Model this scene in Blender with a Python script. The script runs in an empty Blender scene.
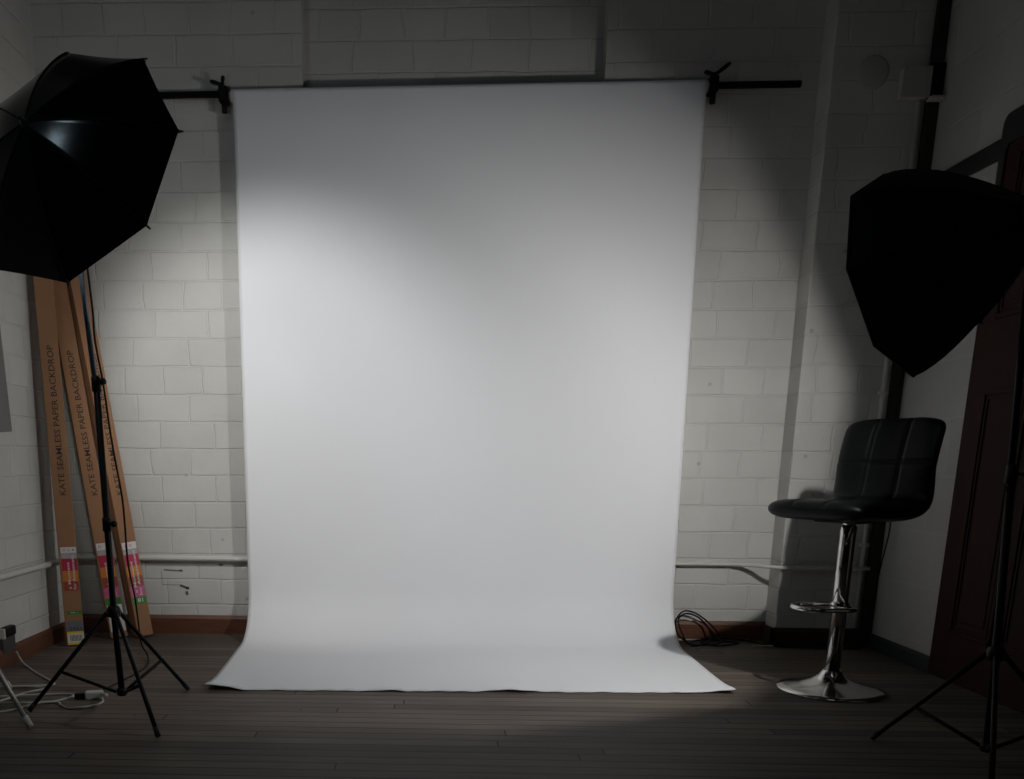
import bpy, bmesh, math, random
from mathutils import Vector, Matrix, Euler
random.seed(7)
sc = bpy.context.scene
COL = sc.collection
PI = math.pi

# ------------------------------------------------------------------ materials
def mat(name, color, rough=0.6, metal=0.0, noise=0.0, nscale=20.0, bump=0.0, bscale=60.0, spec=0.5, stretch=None):
    m = bpy.data.materials.new(name); m.use_nodes = True
    nt = m.node_tree; b = nt.nodes['Principled BSDF']
    b.inputs['Base Color'].default_value = (*color, 1)
    b.inputs['Roughness'].default_value = rough
    b.inputs['Metallic'].default_value = metal
    b.inputs['Specular IOR Level'].default_value = spec
    tc = nt.nodes.new('ShaderNodeTexCoord')
    mp = nt.nodes.new('ShaderNodeMapping'); nt.links.new(tc.outputs['Object'], mp.inputs['Vector'])
    if stretch: mp.inputs['Scale'].default_value = stretch
    if noise:
        n = nt.nodes.new('ShaderNodeTexNoise'); n.inputs['Scale'].default_value = nscale; n.inputs['Detail'].default_value = 5
        nt.links.new(mp.outputs['Vector'], n.inputs['Vector'])
        mx = nt.nodes.new('ShaderNodeMix'); mx.data_type = 'RGBA'
        mx.inputs['A'].default_value = (*[c * (1 - noise) for c in color], 1)
        mx.inputs['B'].default_value = (*[min(1, c * (1 + noise)) for c in color], 1)
        nt.links.new(n.outputs['Fac'], mx.inputs['Factor'])
        nt.links.new(mx.outputs['Result'], b.inputs['Base Color'])
    if bump:
        n2 = nt.nodes.new('ShaderNodeTexNoise'); n2.inputs['Scale'].default_value = bscale; n2.inputs['Detail'].default_value = 4
        nt.links.new(mp.outputs['Vector'], n2.inputs['Vector'])
        bp = nt.nodes.new('ShaderNodeBump'); bp.inputs['Strength'].default_value = bump; bp.inputs['Distance'].default_value = 0.004
        nt.links.new(n2.outputs['Fac'], bp.inputs['Height']); nt.links.new(bp.outputs['Normal'], b.inputs['Normal'])
    return m

WALLC = (0.60, 0.592, 0.555)
def brick_mat(name, axis, color=WALLC, row=0.1307, zoff=0.02, width=0.27, zmin=None, strength=0.76):
    """painted block wall: courses follow Z, lengths follow world X or Y (object coordinates = world)"""
    m = bpy.data.materials.new(name); m.use_nodes = True
    nt = m.node_tree; L = nt.links.new; b = nt.nodes['Principled BSDF']
    b.inputs['Roughness'].default_value = 0.62; b.inputs['Specular IOR Level'].default_value = 0.35
    tc = nt.nodes.new('ShaderNodeTexCoord'); sx = nt.nodes.new('ShaderNodeSeparateXYZ'); L(tc.outputs['Object'], sx.inputs[0])
    cx = nt.nodes.new('ShaderNodeCombineXYZ')
    sub = nt.nodes.new('ShaderNodeMath'); sub.operation = 'SUBTRACT'; sub.inputs[1].default_value = zoff
    L(sx.outputs['Z'], sub.inputs[0])
    add = nt.nodes.new('ShaderNodeMath'); add.operation = 'ADD'; add.inputs[1].default_value = 20.0 * width
    L(sx.outputs[axis], add.inputs[0])
    L(add.outputs[0], cx.inputs['X']); L(sub.outputs[0], cx.inputs['Y'])
    # hand-laid wobble of the joints
    nz = nt.nodes.new('ShaderNodeTexNoise'); nz.inputs['Scale'].default_value = 5.0; nz.inputs['Detail'].default_value = 3
    L(cx.outputs[0], nz.inputs['Vector'])
    vm = nt.nodes.new('ShaderNodeVectorMath'); vm.operation = 'MULTIPLY_ADD'
    vm.inputs[1].default_value = (0.05, 0.014, 0); L(nz.outputs['Color'], vm.inputs[0]); L(cx.outputs[0], vm.inputs[2])
    off = nt.nodes.new('ShaderNodeVectorMath'); off.operation = 'SUBTRACT'; off.inputs[1].default_value = (0.025, 0.007, 0)
    L(vm.outputs[0], off.inputs[0])
    br = nt.nodes.new('ShaderNodeTexBrick'); L(off.outputs[0], br.inputs['Vector'])
    br.inputs['Scale'].default_value = 1.0; br.inputs['Brick Width'].default_value = width
    br.inputs['Row Height'].default_value = row; br.inputs['Mortar Size'].default_value = 0.0055
    br.inputs['Mortar Smooth'].default_value = 0.45; br.offset = 0.41; br.squash = 0.72; br.squash_frequency = 3
    br.inputs['Color1'].default_value = (*color, 1)
    br.inputs['Color2'].default_value = (*[c * 0.93 for c in color], 1)
    br.inputs['Mortar'].default_value = (*[min(1, c * 1.04) for c in color], 1)
    # grime
    n2 = nt.nodes.new('ShaderNodeTexNoise'); n2.inputs['Scale'].default_value = 3.0; n2.inputs['Detail'].default_value = 6
    L(tc.outputs['Object'], n2.inputs['Vector'])
    rp = nt.nodes.new('ShaderNodeMapRange'); rp.inputs['From Min'].default_value = 0.35; rp.inputs['From Max'].default_value = 0.7
    rp.inputs['To Min'].default_value = 0.90; rp.inputs['To Max'].default_value = 1.0; L(n2.outputs['Fac'], rp.inputs['Value'])
    # a few small chips in the paint
    vo = nt.nodes.new('ShaderNodeTexVoronoi'); vo.inputs['Scale'].default_value = 5.2; L(tc.outputs['Object'], vo.inputs['Vector'])
    cr = nt.nodes.new('ShaderNodeMapRange'); cr.inputs['From Min'].default_value = 0.035; cr.inputs['From Max'].default_value = 0.06
    cr.inputs['To Min'].default_value = 0.72; cr.inputs['To Max'].default_value = 1.0; L(vo.outputs['Distance'], cr.inputs['Value'])
    mu = nt.nodes.new('ShaderNodeMath'); mu.operation = 'MULTIPLY'; L(rp.outputs[0], mu.inputs[0]); L(cr.outputs[0], mu.inputs[1])
    mx = nt.nodes.new('ShaderNodeVectorMath'); mx.operation = 'SCALE'; L(br.outputs['Color'], mx.inputs[0]); L(mu.outputs[0], mx.inputs['Scale'])
    L(mx.outputs[0], b.inputs['Base Color'])
    # relief: joints, lumpy paint
    n3 = nt.nodes.new('ShaderNodeTexNoise'); n3.inputs['Scale'].default_value = 14; n3.inputs['Detail'].default_value = 6
    L(tc.outputs['Object'], n3.inputs['Vector'])
    mh = nt.nodes.new('ShaderNodeMath'); mh.operation = 'MULTIPLY'; mh.inputs[1].default_value = -1.0; L(br.outputs['Fac'], mh.inputs[0])
    if zmin is not None:      # plaster below, block courses above
        gt = nt.nodes.new('ShaderNodeMath'); gt.operation = 'GREATER_THAN'; gt.inputs[1].default_value = zmin
        L(sx.outputs['Z'], gt.inputs[0])
        m2 = nt.nodes.new('ShaderNodeMath'); m2.operation = 'MULTIPLY'; L(mh.outputs[0], m2.inputs[0]); L(gt.outputs[0], m2.inputs[1]); mh = m2
    ma = nt.nodes.new('ShaderNodeMath'); ma.operation = 'MULTIPLY_ADD'; ma.inputs[1].default_value = 0.55
    L(n3.outputs['Fac'], ma.inputs[0]); L(mh.outputs[0], ma.inputs[2])
    bp = nt.nodes.new('ShaderNodeBump'); bp.inputs['Strength'].default_value = strength; bp.inputs['Distance'].default_value = 0.006
    L(ma.outputs[0], bp.inputs['Height']); L(bp.outputs['Normal'], b.inputs['Normal'])
    return m

def floor_mat():
    m = bpy.data.materials.new('floor_boards'); m.use_nodes = True
    nt = m.node_tree; L = nt.links.new; b = nt.nodes['Principled BSDF']
    tc = nt.nodes.new('ShaderNodeTexCoord')
    # every board row starts at its own place, so the butt joints never line up
    sx = nt.nodes.new('ShaderNodeSeparateXYZ'); L(tc.outputs['Object'], sx.inputs[0])
    dv = nt.nodes.new('ShaderNodeMath'); dv.operation = 'DIVIDE'; dv.inputs[1].default_value = 0.062; L(sx.outputs['Y'], dv.inputs[0])
    fl = nt.nodes.new('ShaderNodeMath'); fl.operation = 'FLOOR'; L(dv.outputs[0], fl.inputs[0])
    wn = nt.nodes.new('ShaderNodeTexWhiteNoise'); wn.noise_dimensions = '1D'; L(fl.outputs[0], wn.inputs['W'])
    ma = nt.nodes.new('ShaderNodeMath'); ma.operation = 'MULTIPLY_ADD'; ma.inputs[1].default_value = 2.9; L(wn.outputs['Value'], ma.inputs[0]); L(sx.outputs['X'], ma.inputs[2])
    cb = nt.nodes.new('ShaderNodeCombineXYZ'); L(ma.outputs[0], cb.inputs['X']); L(sx.outputs['Y'], cb.inputs['Y'])
    br = nt.nodes.new('ShaderNodeTexBrick'); L(cb.outputs[0], br.inputs['Vector'])
    br.inputs['Scale'].default_value = 1; br.inputs['Brick Width'].default_value = 2.9; br.inputs['Row Height'].default_value = 0.062
    br.inputs['Mortar Size'].default_value = 0.0028; br.inputs['Mortar Smooth'].default_value = 0.2; br.offset = 0.0
    br.inputs['Color1'].default_value = (0.158, 0.127, 0.104, 1); br.inputs['Color2'].default_value = (0.096, 0.077, 0.063, 1)
    br.inputs['Mortar'].default_value = (0.018, 0.014, 0.012, 1)
    mp = nt.nodes.new('ShaderNodeMapping'); mp.inputs['Scale'].default_value = (2.0, 45, 1); L(tc.outputs['Object'], mp.inputs['Vector'])
    n = nt.nodes.new('ShaderNodeTexNoise'); n.inputs['Scale'].default_value = 1.6; n.inputs['Detail'].default_value = 7; L(mp.outputs[0], n.inputs['Vector'])
    n2 = nt.nodes.new('ShaderNodeTexNoise'); n2.inputs['Scale'].default_value = 2.2; n2.inputs['Detail'].default_value = 4; L(tc.outputs['Object'], n2.inputs['Vector'])
    ad = nt.nodes.new('ShaderNodeMath'); ad.operation = 'ADD'; L(n.outputs['Fac'], ad.inputs[0]); L(n2.outputs['Fac'], ad.inputs[1])
    rp = nt.nodes.new('ShaderNodeMapRange'); rp.inputs['From Min'].default_value = 0.6; rp.inputs['From Max'].default_value = 1.4
    rp.inputs['To Min'].default_value = 0.62; rp.inputs['To Max'].default_value = 1.3; L(ad.outputs[0], rp.inputs['Value'])
    # dark specks (nail heads, knocks)
    vo = nt.nodes.new('ShaderNodeTexVoronoi'); vo.inputs['Scale'].default_value = 4.5; L(tc.outputs['Object'], vo.inputs['Vector'])
    cr = nt.nodes.new('ShaderNodeMapRange'); cr.inputs['From Min'].default_value = 0.02; cr.inputs['From Max'].default_value = 0.035
    cr.inputs['To Min'].default_value = 0.3; cr.inputs['To Max'].default_value = 1.0; L(vo.outputs['Distance'], cr.inputs['Value'])
    mu = nt.nodes.new('ShaderNodeMath'); mu.operation = 'MULTIPLY'; L(rp.outputs[0], mu.inputs[0]); L(cr.outputs[0], mu.inputs[1])
    mx = nt.nodes.new('ShaderNodeVectorMath'); mx.operation = 'SCALE'; L(br.outputs['Color'], mx.inputs[0]); L(mu.outputs[0], mx.inputs['Scale'])
    L(mx.outputs[0], b.inputs['Base Color'])
    b.inputs['Roughness'].default_value = 0.55; b.inputs['Specular IOR Level'].default_value = 0.15
    bp = nt.nodes.new('ShaderNodeBump'); bp.inputs['Strength'].default_value = 0.4; bp.inputs['Distance'].default_value = 0.002
    mh = nt.nodes.new('ShaderNodeMath'); mh.operation = 'MULTIPLY_ADD'; mh.inputs[1].default_value = -1.5
    L(br.outputs['Fac'], mh.inputs[0]); L(n.outputs['Fac'], mh.inputs[2]); L(mh.outputs[0], bp.inputs['Height']); L(bp.outputs['Normal'], b.inputs['Normal'])
    return m

def emit_mat(name, color, strength):
    m = bpy.data.materials.new(name); m.use_nodes = True
    b = m.node_tree.nodes['Principled BSDF']
    b.inputs['Base Color'].default_value = (0.8, 0.8, 0.8, 1)
    b.inputs['Emission Color'].default_value = (*color, 1); b.inputs['Emission Strength'].default_value = strength
    return m

M = {}
M['floor'] = floor_mat()
M['brick_x'] = brick_mat('painted_block_back', 'X')
M['brick_y'] = brick_mat('painted_block_left', 'Y')
M['brick_r'] = brick_mat('painted_plaster_right', 'Y', row=0.24, zoff=2.03, width=0.6, zmin=2.06, color=(0.44, 0.435, 0.41), strength=0.4)
M['ceil'] = mat('ceiling_paint', (0.04, 0.038, 0.036), 0.8, noise=0.1, nscale=3)
M['dark_wall'] = mat('rear_wall_paint', (0.02, 0.02, 0.02), 0.8, noise=0.1, nscale=3)
M['wood_base'] = mat('stained_wood', (0.115, 0.044, 0.022), 0.5, noise=0.55, nscale=5, bump=0.2, stretch=(1.5, 1.5, 22))
M['dark_base'] = mat('dark_baseboard', (0.035, 0.016, 0.010), 0.5, noise=0.4, nscale=5, stretch=(1.5, 1.5, 22))  # darker brown than the back baseboard, used on the pillar only
M['dark_wood'] = mat('dark_stained_wood', (0.022, 0.016, 0.011), 0.55, noise=0.4, nscale=6, stretch=(12, 12, 1))
M['slate'] = mat('dark_slate_paint', (0.012, 0.017, 0.019), 0.6, noise=0.2, nscale=8)
M['door_red'] = mat('oxblood_door_paint', (0.030, 0.0105, 0.0095), 0.6, spec=0.12, noise=0.25, nscale=6, stretch=(6, 6, 1))
M['door_dark'] = mat('door_frame_black', (0.010, 0.009, 0.009), 0.5, noise=0.2)
M['pipe'] = mat('painted_pipe', (0.58, 0.57, 0.535), 0.5, noise=0.06, nscale=14, bump=0.12)
M['grey_rectangle'] = mat('grey_rectangle', (0.17, 0.17, 0.165), 0.7, noise=0.15, nscale=6)
M['paper'] = mat('backdrop_paper', (0.86, 0.865, 0.885), 0.85, noise=0.012, nscale=4, spec=0.2)
M['card_core'] = mat('card_core', (0.36, 0.25, 0.14), 0.8, noise=0.1)
M['black_metal'] = mat('black_powder_coat', (0.0035, 0.0035, 0.004), 0.5, noise=0.2, spec=0.15)
M['black_plastic'] = mat('black_plastic', (0.005, 0.005, 0.005), 0.5, noise=0.2, bump=0.1, spec=0.2)
M['rubber'] = mat('rubber', (0.012, 0.012, 0.012), 0.8, noise=0.2)
M['grey_tube'] = mat('blue_grey_tube', (0.10, 0.13, 0.155), 0.35, metal=0.5, noise=0.1)
M['silver_tube'] = mat('silver_tube', (0.42, 0.40, 0.37), 0.4, metal=0.45, noise=0.1)
M['white_foot'] = mat('pale_rubber_foot', (0.5, 0.49, 0.46), 0.7, noise=0.1)
M['chrome'] = mat('chrome', (0.62, 0.61, 0.59), 0.13, metal=1.0, noise=0.05, nscale=9)
M['leather'] = mat('black_leatherette', (0.0028, 0.0034, 0.0033), 0.4, noise=0.2, nscale=50, bump=0.12, bscale=240, spec=0.16)
M['stitch'] = mat('black_thread', (0.006, 0.006, 0.006), 0.8, noise=0.2)
M['nylon'] = mat('black_nylon', (0.002, 0.0022, 0.0025), 0.17, noise=0.15, nscale=90, bump=0.04, bscale=25, spec=0.16)
M['softbox_black'] = mat('softbox_fabric', (0.004, 0.004, 0.0042), 0.7, noise=0.2, nscale=60, spec=0.15)
M['lining'] = mat('silver_lining', (0.80, 0.80, 0.80), 0.5, metal=0.5, noise=0.03, nscale=30)
M['hem'] = mat('edge_light_hem', (0.10, 0.02, 0.012), 0.8, noise=0.2)  # reddish edge light along the canopy rim, put into the hem colour
M['cardboard'] = mat('corrugated_cardboard', (0.30, 0.152, 0.075), 0.85, noise=0.10, nscale=9, bump=0.05, bscale=90)
M['print'] = mat('black_print', (0.030, 0.022, 0.015), 0.8, noise=0.1)
M['lb_white'] = mat('label_white', (0.66, 0.64, 0.62), 0.5, noise=0.05)
M['lb_grey'] = mat('label_grey', (0.36, 0.35, 0.35), 0.5, noise=0.25, nscale=30)
M['lb_crimson'] = mat('label_crimson', (0.42, 0.010, 0.055), 0.5, noise=0.35, nscale=60)
M['lb_orange'] = mat('label_orange', (0.58, 0.19, 0.02), 0.5, noise=0.3, nscale=60)
M['lb_red'] = mat('label_brick_red', (0.30, 0.05, 0.025), 0.5, noise=0.3, nscale=60)
M['lb_pink'] = mat('label_pink', (0.55, 0.09, 0.24), 0.5, noise=0.3, nscale=60)
M['lb_green'] = mat('label_green', (0.025, 0.20, 0.03), 0.5, noise=0.2, nscale=60)
M['lb_blue'] = mat('label_slate', (0.13, 0.15, 0.18), 0.5, noise=0.1)
M['lb_yellow'] = mat('label_yellow', (0.75, 0.52, 0.03), 0.5, noise=0.1)
M['lb_ink'] = mat('label_ink', (0.03, 0.03, 0.035), 0.6, noise=0.1)
M['lb_redmark'] = mat('label_red_mark', (0.55, 0.08, 0.05), 0.6, noise=0.1)
M['white_plastic'] = mat('white_plastic', (0.52, 0.50, 0.46), 0.45, noise=0.06)
M['white_cord'] = mat('white_cord', (0.46, 0.44, 0.40), 0.55, noise=0.1)
M['grey_plate'] = mat('dull_metal_plate', (0.06, 0.06, 0.058), 0.5, noise=0.3, nscale=40)
M['box_paint'] = mat('box_paint', (0.42, 0.41, 0.385), 0.55, noise=0.08, bump=0.1)
M['pale_wood'] = mat('pale_wood', (0.30, 0.24, 0.15), 0.7, noise=0.2)
M['chip'] = mat('bare_concrete_chip', (0.10, 0.095, 0.085), 0.9, noise=0.3, nscale=70)
M['umb_tip'] = mat('umbrella_tip', (0.03, 0.03, 0.03), 0.3, noise=0.2)
M['bulb_lit'] = emit_mat('bulb_lit', (1.0, 0.985, 0.97), 40.0)
M['softbox_lining'] = mat('softbox_silver_lining', (0.35, 0.35, 0.35), 0.6, noise=0.05, nscale=30)
M['umbrella_bulb'] = emit_mat('umbrella_bulb_lit', (1.0, 0.99, 0.97), 100.0)
M['bulb'] = mat('frosted_bulb', (0.8, 0.8, 0.78), 0.4, noise=0.05)

# ------------------------------------------------------------------ mesh helpers
class MB:
    def __init__(self): self.bm = bmesh.new(); self.mats = []; self.mi = 0
    def use(self, m):
        if m not in self.mats: self.mats.append(m)
        self.mi = self.mats.index(m); return self
    def face(self, vs, smooth=False):
        try:
            f = self.bm.faces.new(vs)
        except ValueError:
            return None
        f.material_index = self.mi; f.smooth = smooth; return f
    def box(self, lo, hi, mtx=None, bevel=0.0):
        t = bmesh.new(); bmesh.ops.create_cube(t, size=1.0)
        lo = Vector(lo); hi = Vector(hi)
        for v in t.verts: v.co = Vector(((lo[i] + hi[i]) / 2 + v.co[i] * (hi[i] - lo[i]) for i in range(3)))
        if bevel: bmesh.ops.bevel(t, geom=list(t.edges), offset=bevel, segments=2, profile=0.6, affect='EDGES')
        self.merge(t, mtx, smooth=False); return self
    def merge(self, t, mtx=None, smooth=None):
        mp = {}
        for v in t.verts: mp[v] = self.bm.verts.new(mtx @ v.co if mtx else v.co)
        for f in t.faces:
            self.face([mp[v] for v in f.verts], f.smooth if smooth is None else smooth)
        t.free()
    def tube(self, pts, r, seg=10, closed=False, caps=True):
        pts = [Vector(p) for p in pts]; n = len(pts)
        rr = r if isinstance(r, (list, tuple)) else [r] * n
        T = []
        for i in range(n):
            a = pts[(i - 1) % n] if (closed or i) else pts[i]; b = pts[(i + 1) % n] if (closed or i < n - 1) else pts[i]
            T.append((b - a).normalized())
        u = T[0].orthogonal().normalized(); rings = []
        for i in range(n):
            if i:
                q = T[i - 1].rotation_difference(T[i]); u = q @ u
            u = (u - T[i] * u.dot(T[i])).normalized(); w = T[i].cross(u)
            rings.append([self.bm.verts.new(pts[i] + (u * math.cos(2 * PI * k / seg) + w * math.sin(2 * PI * k / seg)) * rr[i]) for k in range(seg)])
        for i in range(n - (0 if closed else 1)):
            A = rings[i]; B = rings[(i + 1) % n]; sh = 0
            if closed and i == n - 1:
                sh = min(range(seg), key=lambda s: (A[0].co - B[s].co).length)
            for k in range(seg): self.face([A[k], A[(k + 1) % seg], B[(k + 1 + sh) % seg], B[(k + sh) % seg]], True)
        if caps and not closed:
            self.face(rings[0][::-1]); self.face(rings[-1])
        return self
    def lathe(self, prof, seg=32, mtx=None, smooth=True):
        rings = []
        for r, z in prof:
            if r < 1e-6: rings.append([self.bm.verts.new((mtx @ Vector((0, 0, z))) if mtx else Vector((0, 0, z)))]); continue
            ring = []
            for k in range(seg):
                p = Vector((r * math.cos(2 * PI * k / seg), r * math.sin(2 * PI * k / seg), z)); ring.append(self.bm.verts.new(mtx @ p if mtx else p))
            rings.append(ring)
        for A, B in zip(rings, rings[1:]):
            for k in range(seg):
                if len(A) == 1 and len(B) == 1: continue
                if len(A) == 1: self.face([A[0], B[(k + 1) % seg], B[k]], smooth)
                elif len(B) == 1: self.face([A[k], A[(k + 1) % seg], B[0]], smooth)
                else: self.face([A[k], A[(k + 1) % seg], B[(k + 1) % seg], B[k]], smooth)
        if len(rings[0]) > 1: self.face(rings[0][::-1])
        if len(rings[-1]) > 1: self.face(rings[-1])
        return self
    def grid(self, rows, smooth=True, flip=False):
        V = [[self.bm.verts.new(p) for p in r] for r in rows]
        for a, b in zip(V, V[1:]):
            for k in range(len(a) - 1):
                q = [a[k], a[k + 1], b[k + 1], b[k]]
                self.face(q[::-1] if flip else q, smooth)
        return V
    def build(self, name, m=None, parent=None, normals=True):
        if m and not self.mats: self.mats = [m]
        if normals: bmesh.ops.recalc_face_normals(self.bm, faces=self.bm.faces)
        me = bpy.data.meshes.new(name); self.bm.to_mesh(me); self.bm.free()
        for x in self.mats: me.materials.append(x)
        o = bpy.data.objects.new(name, me); COL.objects.link(o)
        if parent: o.parent = parent
        return o

def tag(o, label=None, cat=None, group=None, kind=None):
    if label: o['label'] = label
    if cat: o['category'] = cat
    if group: o['group'] = group
    if kind: o['kind'] = kind
    return o
def thing(name, label, cat, loc=(0, 0, 0), group=None, mtx=None, kind=None):
    o = bpy.data.objects.new(name, None); COL.objects.link(o); o.empty_display_size = 0.1
    if mtx is not None: o.matrix_world = mtx
    else: o.location = loc
    return tag(o, label, cat, group, kind)
def struct(name, mb, m, label=None):
    o = mb.build(name, m); o['kind'] = 'structure'
    if label: o['label'] = label
    return o
def frame(origin, z, xhint=(1, 0, 0)):
    z = Vector(z).normalized(); x = Vector(xhint); x = (x - z * x.dot(z)).normalized(); y = z.cross(x)
    m = Matrix((x, y, z)).transposed().to_4x4(); m.translation = Vector(origin); return m
def smooth_path(pts, n=8, closed=False):
    pts = [Vector(p) for p in pts]; out = []; N = len(pts)
    for i in range(N if closed else N - 1):
        p0 = pts[(i - 1) % N] if (closed or i) else pts[0]; p1 = pts[i]; p2 = pts[(i + 1) % N]
        p3 = pts[(i + 2) % N] if (closed or i + 2 < N) else pts[-1]
        for k in range(n):
            t = k / n
            out.append(0.5 * ((2 * p1) + (p2 - p0) * t + (2 * p0 - 5 * p1 + 4 * p2 - p3) * t * t + (3 * p1 - p0 - 3 * p2 + p3) * t ** 3))
    if not closed: out.append(pts[-1])
    return out
def text_mesh(name, s, w, h, m, parent, mtx, bold=0.0):
    """lettering as a thin solid mesh, w long and h tall, centred on mtx (x along the line, y up, z out)"""
    cu = bpy.data.curves.new(name, 'FONT'); cu.body = s; cu.extrude = 0.02; cu.offset = bold; cu.resolution_u = 2
    to = bpy.data.objects.new(name, cu); COL.objects.link(to)
    dg = bpy.context.evaluated_depsgraph_get(); dg.update()
    me = bpy.data.meshes.new_from_object(to.evaluated_get(dg)); bpy.data.objects.remove(to)
    xs = [v.co.x for v in me.vertices]; ys = [v.co.y for v in me.vertices]
    x0, x1, y0, y1 = min(xs), max(xs), min(ys), max(ys)
    for v in me.vertices:
        v.co = Vector(((v.co.x - (x0 + x1) / 2) / (x1 - x0) * w, (v.co.y - (y0 + y1) / 2) / (y1 - y0) * h, v.co.z * 0.01))
    me.materials.clear(); me.materials.append(m); me.name = name
    o = bpy.data.objects.new(name, me); COL.objects.link(o)
    o.parent = parent; o.matrix_local = mtx
    return o

# ------------------------------------------------------------------ the room
XL, XR, YR, ZC = -1.84, 2.18, -6.6, 3.45
b = MB(); b.box((XL - 0.12, YR - 0.12, -0.12), (XR + 0.12, 0.32, 0)); struct('floor', b, M['floor'])
b = MB(); b.box((XL - 0.12, YR - 0.12, ZC), (XR + 0.12, 0.32, ZC + 0.1)); struct('ceiling', b, M['ceil'])
b = MB(); b.box((XL - 0.12, -2.4, 0), (XL, 0.32, ZC)); struct('wall_left', b, M['brick_y'])
b = MB(); b.box((XR, -2.4, 0), (XR + 0.12, 0.32, ZC)); struct('wall_right', b, M['brick_r'])
b = MB(); b.box((XR, YR, 0), (XR + 0.12, -2.4, ZC)); struct('wall_right_rear', b, M['dark_wall'])
b = MB(); b.box((XL - 0.12, YR, 0), (XL, -2.4, ZC)); struct('wall_left_rear', b, M['dark_wall'])
b = MB(); b.box((XL, YR - 0.12, 0), (XR, YR, ZC)); struct('wall_rear', b, M['dark_wall'])
# back wall with the shallow bricked-up opening above the backdrop
RX0, RX1, RZ0, RZ1, RD = -0.605, 0.765, 1.1, ZC, 0.085
b = MB()
b.box((XL, 0, 0), (RX0, 0.3, ZC)); b.box((RX1, 0, 0), (XR, 0.3, ZC)); b.box((RX0, 0, 0), (RX1, 0.3, RZ0)); b.box((RX0, RD, RZ0), (RX1, 0.3, ZC))
struct('wall_back', b, M['brick_x'])
b = MB(); b.box((1.715, -0.14, 0), (2.13, 0.0, ZC), bevel=0.006)
struct('wall_pillar', b, M['brick_x'])
b = MB(); b.box((2.128, -0.165, 0), (2.178, -0.002, ZC), bevel=0.004); struct('trim_1', b, M['dark_wood'])     # corner post
b = MB(); b.box((XR - 0.018, -0.719, 2.022), (XR, -0.165, 2.094), bevel=0.004); struct('trim_2', b, M['door_dark'])  # picture rail
# baseboards
def base_profile(b, p, q, n, h, t):
    p = Vector(p); q = Vector(q); n = Vector(n)
    pr = [(0, 0), (t, 0), (t, h * 0.82), (t * 0.55, h), (0, h)]
    A = [b.bm.verts.new(p + n * a + Vector((0, 0, z))) for a, z in pr]; B = [b.bm.verts.new(q + n * a + Vector((0, 0, z))) for a, z in pr]
    for k in range(5): b.face([A[k], A[(k + 1) % 5], B[(k + 1) % 5], B[k]])
    b.face(A[::-1]); b.face(B)
b = MB(); base_profile(b, (XL, 0, 0), (1.715, 0, 0), (0, -1, 0), 0.096, 0.02); struct('baseboard_back', b, M['wood_base'])
b = MB(); base_profile(b, (1.695, 0.0, 0), (1.695, -0.16, 0), (1, 0, 0), 0.09, 0.02); base_profile(b, (1.695, -0.14, 0), (2.128, -0.14, 0), (0, -1, 0), 0.09, 0.02)
struct('baseboard_pillar', b, M['dark_base'])
b = MB(); base_profile(b, (XL, -0.02, 0), (XL, -2.4, 0), (1, 0, 0), 0.082, 0.018); struct('baseboard_left', b, M['wood_base'])
b = MB(); base_profile(b, (XR, -0.165, 0), (XR, -0.722, 0), (-1, 0, 0), 0.07, 0.016); struct('baseboard_right', b, M['slate'])
# chips and cracks in the paint low on the back wall
b = MB()
for (x, z, w, h, a) in ((-1.322, 0.3275, 0.086, 0.006, -0.05), (-1.275, 0.3265, 0.016, 0.011, 0), (-1.263, 0.243, 0.044, 0.012, -0.35), (-1.245, 0.236, 0.016, 0.014, 0),
                        (-1.33, 0.2525, 0.096, 0.0022, -0.02), (-1.377, 0.288, 0.002, 0.07, 0), (-1.066, 0.358, 0.02, 0.008, 0),
                        (-1.25, 0.21, 0.014, 0.02, 0.2)):
    m4 = Matrix.Translation((x, 0, z)) @ Matrix.Rotation(-a, 4, 'Y')
    b.box((-w / 2, -0.0012, -h / 2), (w / 2, 0.002, h / 2), m4)
o = b.build('paint_chip', M['chip']); o.parent = bpy.data.objects['wall_back']

# right-hand door: casing with a rounded head, panelled oxblood leaf
d = thing('door_1', 'dark oxblood panelled door with a rounded black head on the right wall', None, (XR, -0.722, 0), kind='structure')
d.scale = (0.55, 1, 1)
Y0, Y1, DT = 0.0, -0.86, 2.165          # local y, hinge side at 0
def dl(x, y, z): return (x, y, z)
b = MB()
rc = 0.04; arc = [(-rc + rc * math.cos(t * PI / 2 / 6), DT - rc + rc * math.sin(t * PI / 2 / 6)) for t in range(7)]
outer = [(0.0, 0.0)] + arc + [(Y1 - rc + rc + 0.0 - 0.0, DT), (Y1, 0)]
outer = [(0.0, 0.0)] + [(y, z) for y, z in arc] + [(Y1, DT), (Y1, 0.0)]
inner = [(-0.035, 0.0), (-0.035, DT - 0.09), (-0.045, DT - 0.10), (Y1 + 0.035, DT - 0.10), (Y1 + 0.035, 0)]
tp = 1.42
# black upper casing: side strip from tp to the head, head itself, far side
prof = [(0.0, tp)] + [(y, z) for y, z in arc] + [(Y1, DT), (Y1, DT - 0.11), (-0.055, DT - 0.11), (-0.04, DT - 0.13), (-0.032, tp)]
fr = [b.bm.verts.new((-0.05, y, z)) for y, z in prof]; bk = [b.bm.verts.new((-0.001, y, z)) for y, z in prof]
n = len(prof)
for k in range(n): b.face([fr[k], fr[(k + 1) % n], bk[(k + 1) % n], bk[k]])
bmesh.ops.triangle_fill(b.bm, use_beauty=True, edges=[e for e in b.bm.edges if all(v in fr for v in e.verts)])
bmesh.ops.triangle_fill(b.bm, use_beauty=True, edges=[e for e in b.bm.edges if all(v in bk for v in e.verts)])
b.build('door_head', M['door_dark'], d)
b = MB(); b.box((-0.036, Y1, 0.004), (-0.001, -0.001, tp + 0.0), bevel=0.003); b.box((-0.036, Y1, tp), (-0.001, -0.034, DT - 0.112))
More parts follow.
